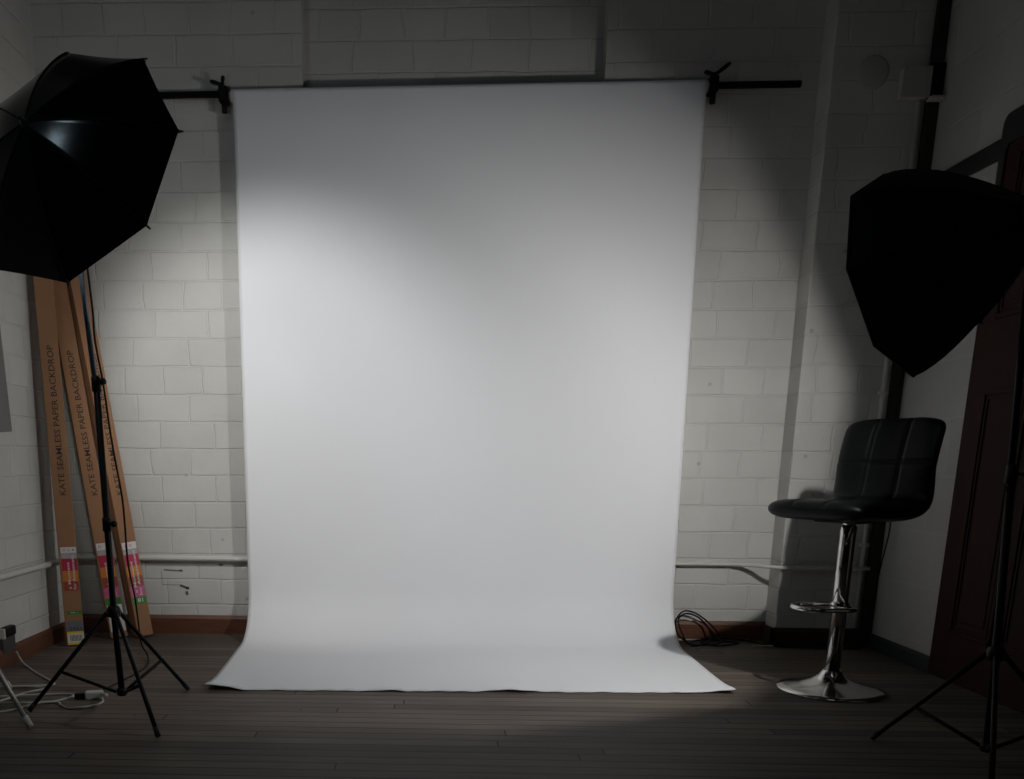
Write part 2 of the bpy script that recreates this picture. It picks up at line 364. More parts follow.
leaf = b.build('door_leaf', M['door_red'], d)
def panel(z0, z1, y0, y1):
    b = MB()
    for k, (ins, h, w) in enumerate(((0, 0.014, 0.016), (0.024, 0.010, 0.010))):
        a0, a1, c0, c1 = y0 - ins, y1 + ins, z0 + ins, z1 - ins
        for lo, hi in (((a1, c0), (a0, c0 + w)), ((a1, c1 - w), (a0, c1)), ((a1, c0), (a1 + w, c1)), ((a0 - w, c0), (a0, c1))):
            b.box((-0.036 - h, lo[0], lo[1]), (-0.034, hi[0], hi[1]), bevel=0.003)
    b.box((-0.044, y1 + 0.055, z0 + 0.055), (-0.034, y0 - 0.055, z1 - 0.055), bevel=0.004)
    b.build('door_panel', M['door_red'], d)
panel(0.20, 1.16, -0.122, -0.40); panel(0.20, 1.16, -0.46, -0.74); panel(1.425, 2.02, -0.122, -0.40); panel(1.425, 2.02, -0.46, -0.74)
b = MB(); b.lathe([(0.0, 0), (0.024, 0.0), (0.024, 0.006), (0.009, 0.012), (0.009, 0.03), (0.024, 0.042), (0.026, 0.055), (0.016, 0.066), (0, 0.068)], 20, frame((-0.036, -0.80, 1.0), (-1, 0, 0), (0, 1, 0)))
b.build('door_knob', M['black_metal'], d)

# ------------------------------------------------------------------ pipes, boxes and cables on the walls
b = MB()
zp = 0.392
pp = [(-1.815, -2.38, zp), (-1.815, -0.12, zp), (-1.80, -0.055, zp), (-1.745, -0.024, zp), (-1.2, -0.024, zp), (0.2, -0.024, zp - 0.002), (1.40, -0.024, zp - 0.004),
      (1.52, -0.026, zp - 0.004), (1.60, -0.06, zp - 0.004), (1.67, -0.13, zp - 0.004), (1.73, -0.165, zp - 0.004), (1.80, -0.168, zp - 0.004), (2.125, -0.168, zp - 0.004)]
path = []
for i in range(len(pp) - 1):
    path.append(pp[i])
pth = smooth_path(pp, 6); b.tube(pth, [0.0145 if p.x < 0 else max(0.0095, 0.0145 - 0.006 * p.x) for p in pth], 12)
tag(b.build('wall_pipe', M['pipe']), 'white painted pipe running low along the left wall, back wall and pillar', 'pipe')

jb = thing('junction_box', 'square white junction box high on the pillar beside the corner post', 'junction box', (2.06, -0.14, 2.475))
b = MB(); b.box((-0.058, -0.045, -0.058), (0.058, 0, 0.058), bevel=0.004); b.build('housing', M['box_paint'], jb)
b = MB(); b.box((-0.062, -0.051, -0.061), (0.062, -0.045, 0.061), bevel=0.003); 
for sx in (-0.05, 0.05):
    for sz in (-0.05, 0.05): b.lathe([(0.004, 0), (0.004, 0.002), (0, 0.003)], 8, frame((sx, -0.051, sz), (0, -1, 0)))
b.build('cover', M['box_paint'], jb)
b = MB(); b.tube([(2.095, -0.153, 2.417), (2.095, -0.153, 0.095)], 0.011, 12)
for z in (0.5, 1.2, 1.9): b.box((2.075, -0.168, z - 0.008), (2.115, -0.14, z + 0.008), bevel=0.002)
tag(b.build('conduit', M['pipe']), 'thin white conduit dropping down the pillar below the junction box', 'conduit')
b = MB(); b.lathe([(0.066, 0), (0.066, 0.002), (0.06, 0.0035), (0, 0.004)], 32, frame((1.893, -0.14, 2.53), (0, -1, 0)))
tag(b.build('cover_plate', M['box_paint']), 'round painted cover plate high on the pillar left of the junction box', 'cover plate')
br = thing('post_bracket', 'dark steel bracket on the corner post beside the junction box', 'bracket', (2.15, -0.165, 2.475))
b = MB(); b.box((-0.03, -0.02, -0.07), (0.028, -0.001, 0.075), bevel=0.003); b.build('plate', M['black_metal'], br)
b = MB(); b.box((-0.03, -0.05, -0.072), (0.028, -0.001, -0.06), bevel=0.002); b.build('ledge', M['box_paint'], br)
# thin black cable hanging in the corner
b = MB(); b.tube(smooth_path([(2.153, -0.176, 1.35), (2.152, -0.19, 1.0), (2.15, -0.235, 0.75), (2.145, -0.275, 0.6), (2.14, -0.26, 0.47), (2.136, -0.225, 0.3), (2.135, -0.2, 0.12), (2.13, -0.2, 0.006)], 8), 0.0035, 6)
tag(b.build('hanging_cable', M['black_plastic']), 'thin black cable hanging down the dark corner post behind the stool', 'cable')
# flat dark grey rectangle on the left wall, at the left edge
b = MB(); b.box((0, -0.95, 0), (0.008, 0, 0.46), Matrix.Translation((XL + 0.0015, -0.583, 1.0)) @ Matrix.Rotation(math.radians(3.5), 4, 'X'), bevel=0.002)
tag(b.build('grey_rectangle', M['grey_rectangle']), 'dark grey rectangle on the white left wall at the edge of view', 'board')
# outlet on the left wall with a plug in it
ol = thing('wall_outlet', 'dull grey power outlet low on the left wall above the baseboard', 'outlet', (XL, -0.815, 0.097))
b = MB(); b.box((0, -0.055, -0.030), (0.016, 0.055, 0.030), bevel=0.004); b.build('back_box', M['grey_plate'], ol)
b = MB(); b.box((0.016, -0.058, -0.033), (0.021, 0.058, 0.033), bevel=0.003); b.build('face_plate', M['grey_plate'], ol)
ad = thing('plug_adapter', 'dark rounded plug adapter above the power outlet on the left wall', 'adapter', (XL, -0.815, 0.154))
b = MB(); b.box((0, -0.045, -0.022), (0.034, 0.05, 0.022), bevel=0.010); b.build('body', M['black_plastic'], ad)
b = MB(); b.box((0.0, -0.058, -0.026), (0.03, -0.046, 0.02), bevel=0.004); b.build('pin_guard', M['white_plastic'], ad)

# ------------------------------------------------------------------ paper backdrop on its pole
PX0, PX1 = -0.91, 1.21
bd = thing('paper_backdrop', 'wide white seamless paper backdrop hanging from its roll and sweeping onto the floor', 'backdrop', (0.15, -0.09, 0))
def loc(p, o): return Vector(p) - o.location
HY = -0.064
ZR, YC, RR = 2.497, -0.064 + 0.0275, 0.027
b = MB()
prof = []
for k in range(0, 33):                           # the roll's outer turn, coming over the top and leaving at the front
    a = -PI * 0.75 + k * (PI * 1.75) / 32
    prof.append((YC - RR * math.cos(a), ZR + RR * math.sin(a)))
prof = [(YC - (RR + 0.0004) * math.cos(PI * t / 24), ZR + (RR + 0.0004) * math.sin(PI * t / 24)) for t in range(40, 0, -1)]
prof_hang = []
RS = 0.25
for k in range(16): prof_hang.append((HY, ZR - k * (ZR - RS - 0.003) / 15))
for k in range(1, 15):
    a = k * PI / 2 / 14; prof_hang.append((HY - RS + RS * math.cos(a), 0.003 + RS - RS * math.sin(a)))
YF = -1.165
for k in range(1, 19): prof_hang.append((HY - RS + (YF - HY + RS) * k / 18, 0.003))
allp = prof + prof_hang[1:]
NXp = 110; rows = []
tot = len(allp)
for i, (y, z) in enumerate(allp):
    row = []
    onfloor = max(0.0, min(1.0, (-0.3 - y) / 0.83)) if z < 0.05 else 0.0
    hang = max(0.0, min(1.0, (ZR - z) / ZR))
    for j in range(NXp + 1):
        u = j / NXp
        roll = i < len(prof)
        xl = -0.914 + 0.041 * onfloor
        xr = 1.203 + 0.028 * hang - 0.022 * onfloor
        if roll: xl, xr = -0.922 + 0.008 * max(0, i - 34) / 6, 1.209 - 0.006 * max(0, i - 34) / 6
        x = xl + (xr - xl) * u
        yy = y; zz = z
        if not roll and z > 0.3: yy = y + 0.0022 * math.sin(x * 3.1 + z * 1.3)
        if z < 0.02 and onfloor > 0:
            e = max(0.0, (abs(u - 0.5) * 2 - 0.84) / 0.16)
            wob = max(0.0, math.sin(u * 23 + 0.6) * 0.5 + math.sin(u * 57) * 0.3 + math.sin(u * 11 + 2) * 0.4)
            zz = z + onfloor ** 10 * (0.016 * e ** 1.4 + 0.008 * wob)
            yy = y - 0.034 * (1 - 2 * u) * onfloor + onfloor ** 14 * 0.0035 * (math.sin(u * 61) + math.sin(u * 143 + 1))
        zz += 0.0095 * (x + 0.92) * max(0.0, (z - 0.3) / 2.2)
        row.append(loc((x, yy, zz), bd))
    rows.append(row)
b.grid(rows)
sheet = b.build('paper_sheet', M['paper'], bd)
so = sheet.modifiers.new('thickness', 'SOLIDIFY'); so.thickness = 0.0012; so.offset = 0
b = MB()                                          # the wound paper inside the roll and its card core
for x0, x1 in ((-0.928, 1.215),):
    b.lathe([(0.020, x0), (RR - 0.001, x0), (RR - 0.001, x1), (0.020, x1)], 32, frame(loc((0, YC, ZR + 0.0087), bd), (1, 0, 0.0095), (0, 0, 1)))
b.build('roll', M['paper'], bd)
b = MB(); b.lathe([(0.0205, -0.938), (0.0205, 1.225)], 28, frame(loc((0, YC, ZR + 0.0087), bd), (1, 0, 0.0095), (0, 0, 1))); b.build('core_tube', M['card_core'], bd)

b = MB(); b.tube([(-1.32, YC, ZR + 0.006), (1.625, YC, ZR + 0.028)], 0.0145, 16)
pole = b.build('crossbar_pole', M['black_metal']); tag(pole, 'black horizontal pole carrying the paper backdrop between two wall brackets', 'pole')
def bracket(x, label, wing):
    t = thing('wall_bracket', label, 'bracket', (x, 0, ZR + 0.0095 * (x + 0.92) + 0.002), 'clamps holding the backdrop pole')
    b = MB()
    b.box((-0.018, -0.008, -0.03), (0.018, 0, 0.03), bevel=0.003); b.build('wall_plate', M['black_metal'], t)
    b = MB()
    b.box((-0.014, YC - 0.03, -0.008 - 0.02), (0.014, -0.005, -0.008), bevel=0.003)
    b.box((-0.02, YC - 0.026, -0.028), (0.02, YC + 0.026, 0.036), bevel=0.006)
    b.build('clamp_arm', M['black_metal'], t)
    b = MB(); b.lathe([(0.012, 0), (0.013, 0.045), (0.0, 0.047)], 16, frame((0.004 if wing < 0 else 0.0, YC - 0.01, -0.028), (0, 0, -1)))
    b.build('locking_stub', M['black_plastic'], t)
    b = MB()
    for ang, ln in (((0.25, 0.055), (1.75, 0.035)) if wing < 0 else ((2.95, 0.05), (0.62, 0.075))):
        if wing < 0: dx, dz = -math.cos(ang), math.sin(ang)
        else: dx, dz = math.cos(ang), math.sin(ang)
        base = Vector((0, YC - 0.02, 0.038)); tip = base + Vector((dx * ln, -0.008, dz * ln))
        b.tube([base, base.lerp(tip, 0.3), base.lerp(tip, 0.75), tip], [0.008, 0.008, 0.0095, 0.006], 10)
    b.lathe([(0.011, 0), (0.011, 0.018), (0.007, 0.022)], 14, Matrix.Translation((0, YC - 0.02, 0.026)))
    b.build('wing_screw', M['black_plastic'], t)
    return t
bracket(-0.963, 'black clamp bracket with stubby wing screw at the left end of the paper roll', -1)
bracket(1.240, 'black clamp bracket with long slanted lever at the right end of the paper roll', 1)

# ------------------------------------------------------------------ cardboard tubes of backdrop paper
def carton(bottom, top_dir, W, D, H, yaw, label, stickers):
    a = Vector(top_dir).normalized()
    nf = Vector((math.sin(yaw), -math.cos(yaw), 0)); nf = (nf - a * nf.dot(a)).normalized()
    sx = nf.cross(a) * -1.0
    sx = a.cross(nf) * -1.0
    sx = (-nf).cross(a) * 1.0
    # local x = across the front (to the right as seen), y = into the box, z = along its length
    m = Matrix((sx, -nf, a)).transposed().to_4x4(); m.translation = Vector(bottom)
    low = min((m @ Vector((x, y, 0))).z for x in (-W / 2, W / 2) for y in (0, D))
    m.translation.z -= low - 0.001
    t = thing('backdrop_carton', label, 'cardboard box', group='cartons of backdrop paper in the corner', mtx=m)
    b = MB(); b.box((-W / 2, 0, 0), (W / 2, D, H), bevel=0.0025); b.build('carton_body', M['cardboard'], t)
    b = MB(); b.box((-W / 2 - 0.0006, D * 0.49, 0.004), (-W / 2 + 0.002, D * 0.51, H - 0.004)); b.box((W / 2 - 0.002, D * 0.49, 0.004), (W / 2 + 0.0006, D * 0.51, H - 0.004))
    b.build('glued_seam', M['card_core'], t)
    up = Matrix(((0, -1, 0, 0), (0, 0, -1, 0), (1, 0, 0, 0), (0, 0, 0, 1)))   # text runs up the face
    def place(x, z): m4 = up.copy(); m4.translation = Vector((x, -0.0006, z)); return m4
    text_mesh('printed_lettering', 'KATE SEAMLESS PAPER BACKDROP', 0.675, 0.027, M['print'], t, place(0.002, stickers['text']), 0.005)
    lab = None
    groups = []
    for bd_ in stickers['bands']:
        if groups and abs(groups[-1][-1][0] - bd_[1]) < 0.001: groups[-1].append(bd_)
        else: groups.append([bd_])
    for g in groups:
        b = MB(); V = []
        for (z0, z1, x0, x1, k) in g:
            b.use(M[k]); x0, x1 = g[0][2], g[0][3]
            top = V if V else [b.bm.verts.new((x0, -0.0009, z1)), b.bm.verts.new((x1, -0.0009, z1))]
            V = [b.bm.verts.new((x0, -0.0009, z0)), b.bm.verts.new((x1, -0.0009, z0))]
            b.face([top[0], V[0], V[1], top[1]])
        o = b.build('product_sticker', None, t, normals=False)
        if lab is None: lab = o; lab['label'] = 'colour banded sticker with white lettering'
    for (s, x, z, w, h, k) in stickers['words']:
        m4 = place(x, z); m4.translation.y = -0.0012
        text_mesh('sticker_lettering', s, w, h, M[k], lab, m4, 0.01)
    for (s, x, z, w, h, k) in stickers.get('flat', []):
        m4 = Matrix(((1, 0, 0, x), (0, 0, -1, -0.0012), (0, 1, 0, z), (0, 0, 0, 1)))
        text_mesh('sticker_lettering', s, w, h, M[k], lab, m4, 0.01)
    return t
def bands(zt, zb, x0, x1, pink=True):
    """colour bands of the big sticker from its top zt down to zb"""
    H = zt - zb
    seq = [('lb_white', .11), ('lb_grey', .085), ('lb_crimson', .19), ('lb_orange', .165), ('lb_red', .165), ('lb_pink', .17), ('lb_green', .115)] if pink else \
          [('lb_white', .13), ('lb_grey', .13), ('lb_crimson', .28), ('lb_orange', .24), ('lb_red', .22)]
    out = []; z = zt
    for k, f in seq: out.append((z - f * H, z, x0, x1, k)); z -= f * H
    hz = zt - seq[0][1] * H * 0.5
    return out, hz
W = 0.082
b1, hz1 = bands(0.47, 0.262, -0.032, W / 2 - 0.003, False)
b1 += [(0.150, 0.166, -0.028, W / 2 - 0.002, 'lb_green'), (0.066, 0.115, -0.036, W / 2 - 0.001, 'lb_blue'), (0.0545, 0.066, -0.034, W / 2 - 0.001, 'lb_yellow'),
       (0.0125, 0.0545, -0.034, W / 2 - 0.001, 'lb_white'), (0.002, 0.0125, -0.034, W / 2 - 0.001, 'lb_yellow')]
carton((-1.701, -0.380, 0), (-0.068, 0.10, 1.9), W, 0.08, 1.93, 0.40,
       'leftmost cardboard carton, standing forward of the others with a yellow-edged barcode at its foot',
       {'text': 1.05, 'bands': b1,
        'words': [('a Moment', -0.004, 0.335, 0.13, 0.013, 'lb_white'), ('for Amazement', 0.018, 0.35, 0.165, 0.014, 'lb_white')],
        'flat': [('D', -0.016, hz1, 0.012, 0.012, 'lb_redmark'), ('O', 0.004, hz1, 0.012, 0.012, 'lb_redmark'), ('A', 0.024, hz1, 0.012, 0.012, 'lb_ink'),
                 ('2721', 0.004, 0.079, 0.055, 0.015, 'lb_ink'), ('IIIIIIIII', 0.004, 0.0345, 0.054, 0.030, 'lb_ink'), ('No 1', 0.006, 0.158, 0.034, 0.008, 'lb_white')]})
b2, hz2 = bands(0.475, 0.165, -0.034, W / 2 - 0.003)
b2 += [(0.03, 0.165, -0.034, W / 2 - 0.006, 'lb_white')]
carton((-1.555, -0.185, 0), (-0.215, 0.015, 1.9), W, 0.08, 1.92, 0.40,
       'middle cardboard carton, partly hidden behind the pole of the light stand',
       {'text': 1.045, 'bands': b2,
        'words': [('a Moment', -0.006, 0.30, 0.16, 0.013, 'lb_white'), ('for Amazement', 0.016, 0.31, 0.21, 0.014, 'lb_white')],
        'flat': [('D', -0.018, hz2, 0.012, 0.014, 'lb_redmark'), ('No 11', 0.01, 0.128, 0.03, 0.012, 'lb_ink')]})
b3, hz3 = bands(0.475, 0.165, -0.036, W / 2 - 0.003)
carton((-1.430, -0.150, 0), (-0.252, 0.012, 1.9), W, 0.08, 1.92, 0.74,
       'rightmost cardboard carton, turned to show its side and a green band numbered 81',
       {'text': 1.045, 'bands': b3,
        'words': [('a Moment', -0.006, 0.30, 0.16, 0.013, 'lb_white'), ('for Amazement', 0.016, 0.32, 0.23, 0.014, 'lb_white')],
        'flat': [('D', -0.016, hz3, 0.013, 0.014, 'lb_redmark'), ('O', 0.006, hz3, 0.013, 0.014, 'lb_redmark'), ('81', 0.006, 0.183, 0.028, 0.02, 'lb_white')]})

# ------------------------------------------------------------------ light stands
def collar(b, p, r, h, knob_dir):
    b.lathe([(r * 0.6, 0), (r, 0.003), (r, h - 0.003), (r * 0.6, h)], 18, Matrix.Translation(p))
    kd = Vector(knob_dir).normalized(); o = Vector(p) + Vector((0, 0, h / 2)) + kd * (r * 0.8)
    b.tube([o, o + kd * 0.018], 0.004, 8)
    b.lathe([(0.006, 0), (0.011, 0.003), (0.011, 0.014), (0.007, 0.018), (0, 0.018)], 12, frame(o + kd * 0.012, kd, (0, 0, 1)))
def light_stand(label, centre, feet, hub, post_top, mid, knobs, upper):
    t = thing('light_stand', label, 'light stand', (centre[0], centre[1], 0))
    o = Vector((centre[0], centre[1], 0))
    hub = Vector(hub) - o; top = Vector(post_top) - o; low = Vector((0, 0, 0.075)) + Vector((hub.x * 0.2, hub.y * 0.2, 0)); midp = Vector(mid) - o
    b = MB(); b.tube([low, hub, midp], 0.0112, 14); b.build('lower_tube', M['black_metal'], t)
    b = MB(); b.tube([midp - Vector((0, 0, 0.05)), top], 0.0092, 14); b.build('upper_tube', upper, t)
    b = MB(); collar(b, midp - Vector((0, 0, 0.03)), 0.0155, 0.052, knobs[0]); b.build('locking_collar', M['black_plastic'], t)
    if len(knobs) > 1:
        q = hub.lerp(midp, knobs[1][3]); b = MB(); collar(b, q - Vector((0, 0, 0.03)), 0.0155, 0.05, knobs[1][:3]); b.build('locking_collar', M['black_plastic'], t)
    b = MB(); b.lathe([(0.013, -0.022), (0.023, -0.018), (0.025, 0.004), (0.019, 0.018), (0.013, 0.022)], 20, Matrix.Translation(hub)); b.build('hub', M['black_plastic'], t)
    b = MB(); b.lathe([(0.012, -0.014), (0.018, -0.010), (0.018, 0.012), (0.012, 0.016)], 18, Matrix.Translation(low)); b.build('brace_collar', M['black_plastic'], t)
    for f in feet:
        fp = Vector((f[0], f[1], 0.008)) - o; rad = Vector((fp.x, fp.y, 0)).normalized()
        a = hub + rad * 0.024 - Vector((0, 0, 0.004))
        b = MB(); b.tube([a, fp], 0.0076, 10); leg = b.build('leg', M['black_metal'], t)
        dv = (fp - a).normalized(); b = MB(); b.tube([fp - dv * 0.03, fp + dv * 0.002], 0.009, 10); ft = b.build('rubber_foot', M['rubber'], leg)
        b = MB(); b.tube([low + rad * 0.02, a.lerp(fp, 0.6)], 0.0062, 8); b.build('brace', M['black_metal'], t)
    return t
c1 = (-1.085, -1.525)
s1 = light_stand('tall black light stand standing in front of the cardboard cartons under the umbrella', c1,
            [(-1.419, -1.544), (-0.938, -1.204), (-0.872, -1.826)], (-1.098, -1.525, 0.365), (-1.150, -1.522, 1.74), (-1.106, -1.525, 1.128),
            [(0.9, -0.5, 0.25), (0.9, -0.45, 0.1, 0.40)], M['grey_tube'])
c2 = (1.645, -2.02)
s2 = light_stand('black light stand in the dark on the right, carrying the softbox', c2,
            [(1.46, -1.72), (1.478, -2.33), (1.985, -2.0)], (1.624, -2.02, 0.355), (1.60, -1.93, 1.48), (1.592, -2.015, 0.86),
            [(0.9, -0.4, 0)], M['black_metal'])

# third stand: only one silver leg reaches into view at the left edge
gs = thing('silver_stand', 'silver tripod leg with a pale foot at the lower left edge of view', 'light stand', (-1.632, -1.58, 0))
go = Vector(gs.location)
hubg = Vector((0, 0, 0.39))
b = MB(); b.tube([(0, 0, 0.12), (0, 0, 0.95)], 0.014, 14); b.build('post', M['silver_tube'], gs)
b = MB(); b.lathe([(0.016, -0.02), (0.027, -0.016), (0.027, 0.014), (0.016, 0.02)], 18, Matrix.Translation(hubg)); b.build('hub', M['black_plastic'], gs)
f0 = Vector((-1.326, -1.75, 0.008)) - go
for k in range(3):
    fp = Matrix.Rotation(k * 2 * PI / 3, 3, 'Z') @ f0
    if fp.x + go.x < -1.8: fp.x = -1.8 - go.x
    rad = Vector((fp.x, fp.y, 0)).normalized(); a = hubg + rad * 0.022
    b = MB(); b.tube([a, fp], 0.0088, 10); leg = b.build('leg', M['silver_tube'], gs)
    dv = (fp - a).normalized(); b = MB(); b.tube([fp - dv * 0.04, fp + dv * 0.002], 0.0115, 10); b.build('rubber_foot', M['white_foot'], leg)

# ------------------------------------------------------------------ umbrella
UC = Vector((-1.164, -1.49, 1.790)); UN = Vector((-0.273, -0.903, 0.331)).normalized(); UR, UD, SP, SG = 0.404, 0.196, 1.750, -1
uu = Vector((0, 0, 1)).cross(UN).normalized(); uv = UN.cross(uu)
um = thing('umbrella', 'black photo umbrella turned away from view on the tall left light stand', 'umbrella', UC)
def upt(t, th, lift=0.0, scale=1.0):
    """t 0 at the apex, 1 at the rim; th measured from a rib in units of a gore"""
    k = math.floor(th + 1e-9); f = th - k
    def rib(i, tt):
        a = SP + SG * i * PI / 4
        ra = UR * math.sin(min(1, tt) * 0.62) / math.sin(0.62); h = UD * (1 - (0.45 * tt + 0.55 * (1 - math.cos(tt * 0.62)) / (1 - math.cos(0.62))))
        return UN * h + (uu * math.cos(a) + uv * math.sin(a)) * ra
    p = rib(k, t) * (1 - f) + rib(k + 1, t) * f
    p -= UN * (0.004 * math.sin(PI * f) * t)            # cloth sags a touch between the ribs
    edge = 1 - 0.010 * math.sin(PI * f) * t ** 6
    p = UN * p.dot(UN) + (p - UN * p.dot(UN)) * edge
    return p * scale + UN * lift
NT, NG = 20, 8
def canopy(name, lift, m, t1=1.0):
    b = MB(); rows = []
    for i in range(NT + 1):
        t = 0.02 + (t1 - 0.02) * i / NT
        rows.append([upt(t, j / NG, lift) for j in range(8 * NG)])
    V = [[b.bm.verts.new(p) for p in r] for r in rows]
    n = 8 * NG
    for A, B in zip(V, V[1:]):
        for j in range(n): b.face([A[j], A[(j + 1) % n], B[(j + 1) % n], B[j]], True)
    o = b.build(name, m, um)
    return o
cv = canopy('canopy', 0.003, M['nylon']); canopy('lining', -0.003, M['lining'], 0.99)
b = MB()
for k in range(8):
    b.tube([upt(0.985, k + j / 8.0, 0.0) for j in range(9)], 0.0022, 5)
b.build('hem', M['hem'], um)
for k in range(8):
    b = MB(); b.tube([upt(t / 10, k, -0.008) for t in range(0, 11)], 0.0022, 6)
    rb = b.build('rib', M['black_metal'], um)
    b = MB(); e = upt(1.0, k); dirn = (upt(1.0, k) - upt(0.93, k)).normalized(); b.tube([e - dirn * 0.012, e + dirn * 0.012], [0.004, 0.003], 8); b.build('rib_tip', M['umb_tip'], rb)
    b = MB(); b.tube([upt(t / 12, k, 0.0035) for t in range(0, 13)], 0.0022, 5); b.build('seam', M['softbox_black'], um)
    b = MB(); b.tube([UN * (UD - 0.17), upt(0.52, k, -0.010)], 0.0018, 6); b.build('stretcher', M['black_metal'], um)
b = MB(); b.tube([UN * (UD + 0.004), UN * (-0.28)], 0.004, 10); b.build('shaft', M['silver_tube'], um)
b = MB(); b.lathe([(0.011, -0.006), (0.013, 0.0), (0.011, 0.008), (0.005, 0.012), (0.004, 0.028), (0, 0.03)], 16, frame(UN * (UD + 0.002), UN)); b.build('ferrule', M['umb_tip'], um)
# lamp near the crown of the umbrella, shining out through its mouth
lh = thing('studio_lamp', 'black studio lamp held inside the umbrella on the left stand', 'lamp', UC)
hc = Vector((0, 0, -0.03))
b = MB(); b.lathe([(0, 0.165), (0.03, 0.165), (0.034, 0.155), (0.036, 0.10), (0.05, 0.075), (0.052, 0.070), (0.046, 0.072), (0.032, 0.098), (0, 0.10)], 24, frame(hc, UN)); b.build('housing', M['black_plastic'], lh)
b = MB(); b.lathe([(0, 0.03), (0.014, 0.034), (0.022, 0.05), (0.022, 0.07), (0.012, 0.09), (0.012, 0.10), (0, 0.10)], 18, frame(hc, UN)); b.build('bulb', M['umbrella_bulb'], lh)
b = MB(); b.tube([hc + UN * 0.13 + Vector((0, 0, -0.034)), hc + UN * 0.06 + Vector((0, 0, -0.09)), Vector((-1.150, -1.522, 1.735)) - UC], 0.010, 10); b.build('swivel', M['black_metal'], lh)

# ------------------------------------------------------------------ softbox
SC = Vector((1.378, -1.686, 1.422)); SN = Vector((0.601, -0.760, 0.246)).normalized(); SR, SD, SSP = 0.295, 0.346, 1.623
su = Vector((0, 0, 1)).cross(SN).normalized(); sv = SN.cross(su)
SBULB = 0.285
sb = thing('softbox', 'black octagonal softbox seen from behind on the right light stand', 'softbox', SC)
def spt(t, th):
    k = math.floor(th + 1e-9); f = th - k
    def rib(i):
        a = SSP + i * PI / 4; s = 1 - t                  # s = 0 at the rim, 1 at the speed ring
        ra = SR * (1 - s ** 1.55) + 0.055 * s ** 1.55
        return SN * (SD * s) + (su * math.cos(a) + sv * math.sin(a)) * ra
    return rib(k) * (1 - f) + rib(k + 1) * f
b = MB(); V = []
for i in range(19):
    t = i / 18; V.append([b.bm.verts.new(spt(t, j / 4)) for j in range(32)])
for A, B in zip(V, V[1:]):
    for j in range(32): b.face([A[j], A[(j + 1) % 32], B[(j + 1) % 32], B[j]], True)
sh = b.build('shell', M['softbox_black'], sb)
so = sh.modifiers.new('thickness', 'SOLIDIFY'); so.thickness = 0.002; so.offset = 0
for k in range(8):
    b = MB(); b.tube([spt(t / 12, k) + SN * 0.001 for t in range(13)], 0.0028, 6); b.build('rib', M['black_metal'], sb)
b = MB(); V = []
for i in range(19):
    t = i / 18; V.append([b.bm.verts.new(spt(t, j / 4) * 0.985 + SN * 0.001) for j in range(32)])
for A, B in zip(V, V[1:]):
    for j in range(32): b.face([A[j], A[(j + 1) % 32], B[(j + 1) % 32], B[j]], True)
b.build('lining', M['softbox_lining'], sb)
b = MB(); b.lathe([(0, -0.048), (0.014, -0.046), (0.030, -0.030), (0.034, -0.006), (0.026, 0.018), (0.016, 0.034), (0.016, 0.05), (0, 0.05)], 24, frame(SN * SBULB, SN)); b.build('bulb', M['bulb_lit'], sb)
b = MB(); b.lathe([(0, 0), (0.02, 0), (0.022, 0.004), (0.022, 0.08), (0, 0.08)], 20, frame(SN * (SBULB + 0.046), SN)); b.build('lamp_socket', M['black_plastic'], sb)
b = MB(); b.tube([spt(1, k) for k in range(8)], 0.005, 6, closed=True); b.build('rim_binding', M['softbox_black'], sb)
b = MB(); b.lathe([(0.05, 0), (0.062, 0.004), (0.062, 0.022), (0.05, 0.026)], 24, frame(SN * (SD - 0.008), SN)); b.build('speed_ring', M['black_metal'], sb)
b = MB(); b.lathe([(0, 0), (0.045, 0), (0.048, 0.02), (0.048, 0.15), (0.04, 0.17), (0, 0.17)], 24, frame(SN * (SD + 0.018), SN)); b.build('lamp_housing', M['black_plastic'], sb)
b = MB(); b.tube([SN * (SD + 0.06), Vector((1.60, -1.93, 1.475)) - SC], 0.011, 10); b.build('swivel', M['black_metal'], sb)
b = MB(); p0 = spt(0.52, 5.3) ; b.box((-0.010, -0.003, -0.003), (0.010, 0.003, 0.003), Matrix.Translation(p0 * 1.012) @ Euler((0.3, -0.25, 0.5)).to_matrix().to_4x4(), bevel=0.001)
b.build('zip_pull', M['chrome'], sb)

# ------------------------------------------------------------------ bar stool
st = thing('bar_stool', 'black leatherette bar stool on a chrome pedestal beside the white backdrop', 'bar stool', (1.607, -1.052, 0))
b = MB(); b.lathe([(0, 0), (0.198, 0), (0.2, 0.004), (0.198, 0.009), (0.17, 0.015), (0.12, 0.026), (0.075, 0.043), (0.048, 0.062), (0.038, 0.078), (0.034, 0.085)], 64); b.build('base', M['chrome'], st)
b = MB(); b.lathe([(0.0285, 0.07), (0.0285, 0.645), (0.026, 0.65)], 32); b.lathe([(0.031, 0.315), (0.0325, 0.318), (0.0325, 0.352), (0.031, 0.355)], 32)
b.build('pedestal', M['chrome'], st)
b = MB(); b.lathe([(0.023, 0.645), (0.023, 0.68)], 32); b.build('gas_lift', M['chrome'], st)
FA = math.radians(30)                     # seat faces camera-left
fwd = Vector((-math.cos(FA), -math.sin(FA), 0)); sid = Vector((math.sin(FA), -math.cos(FA), 0)) * -1
def sp(f, s, z): return fwd * f + sid * s + Vector((0, 0, z))
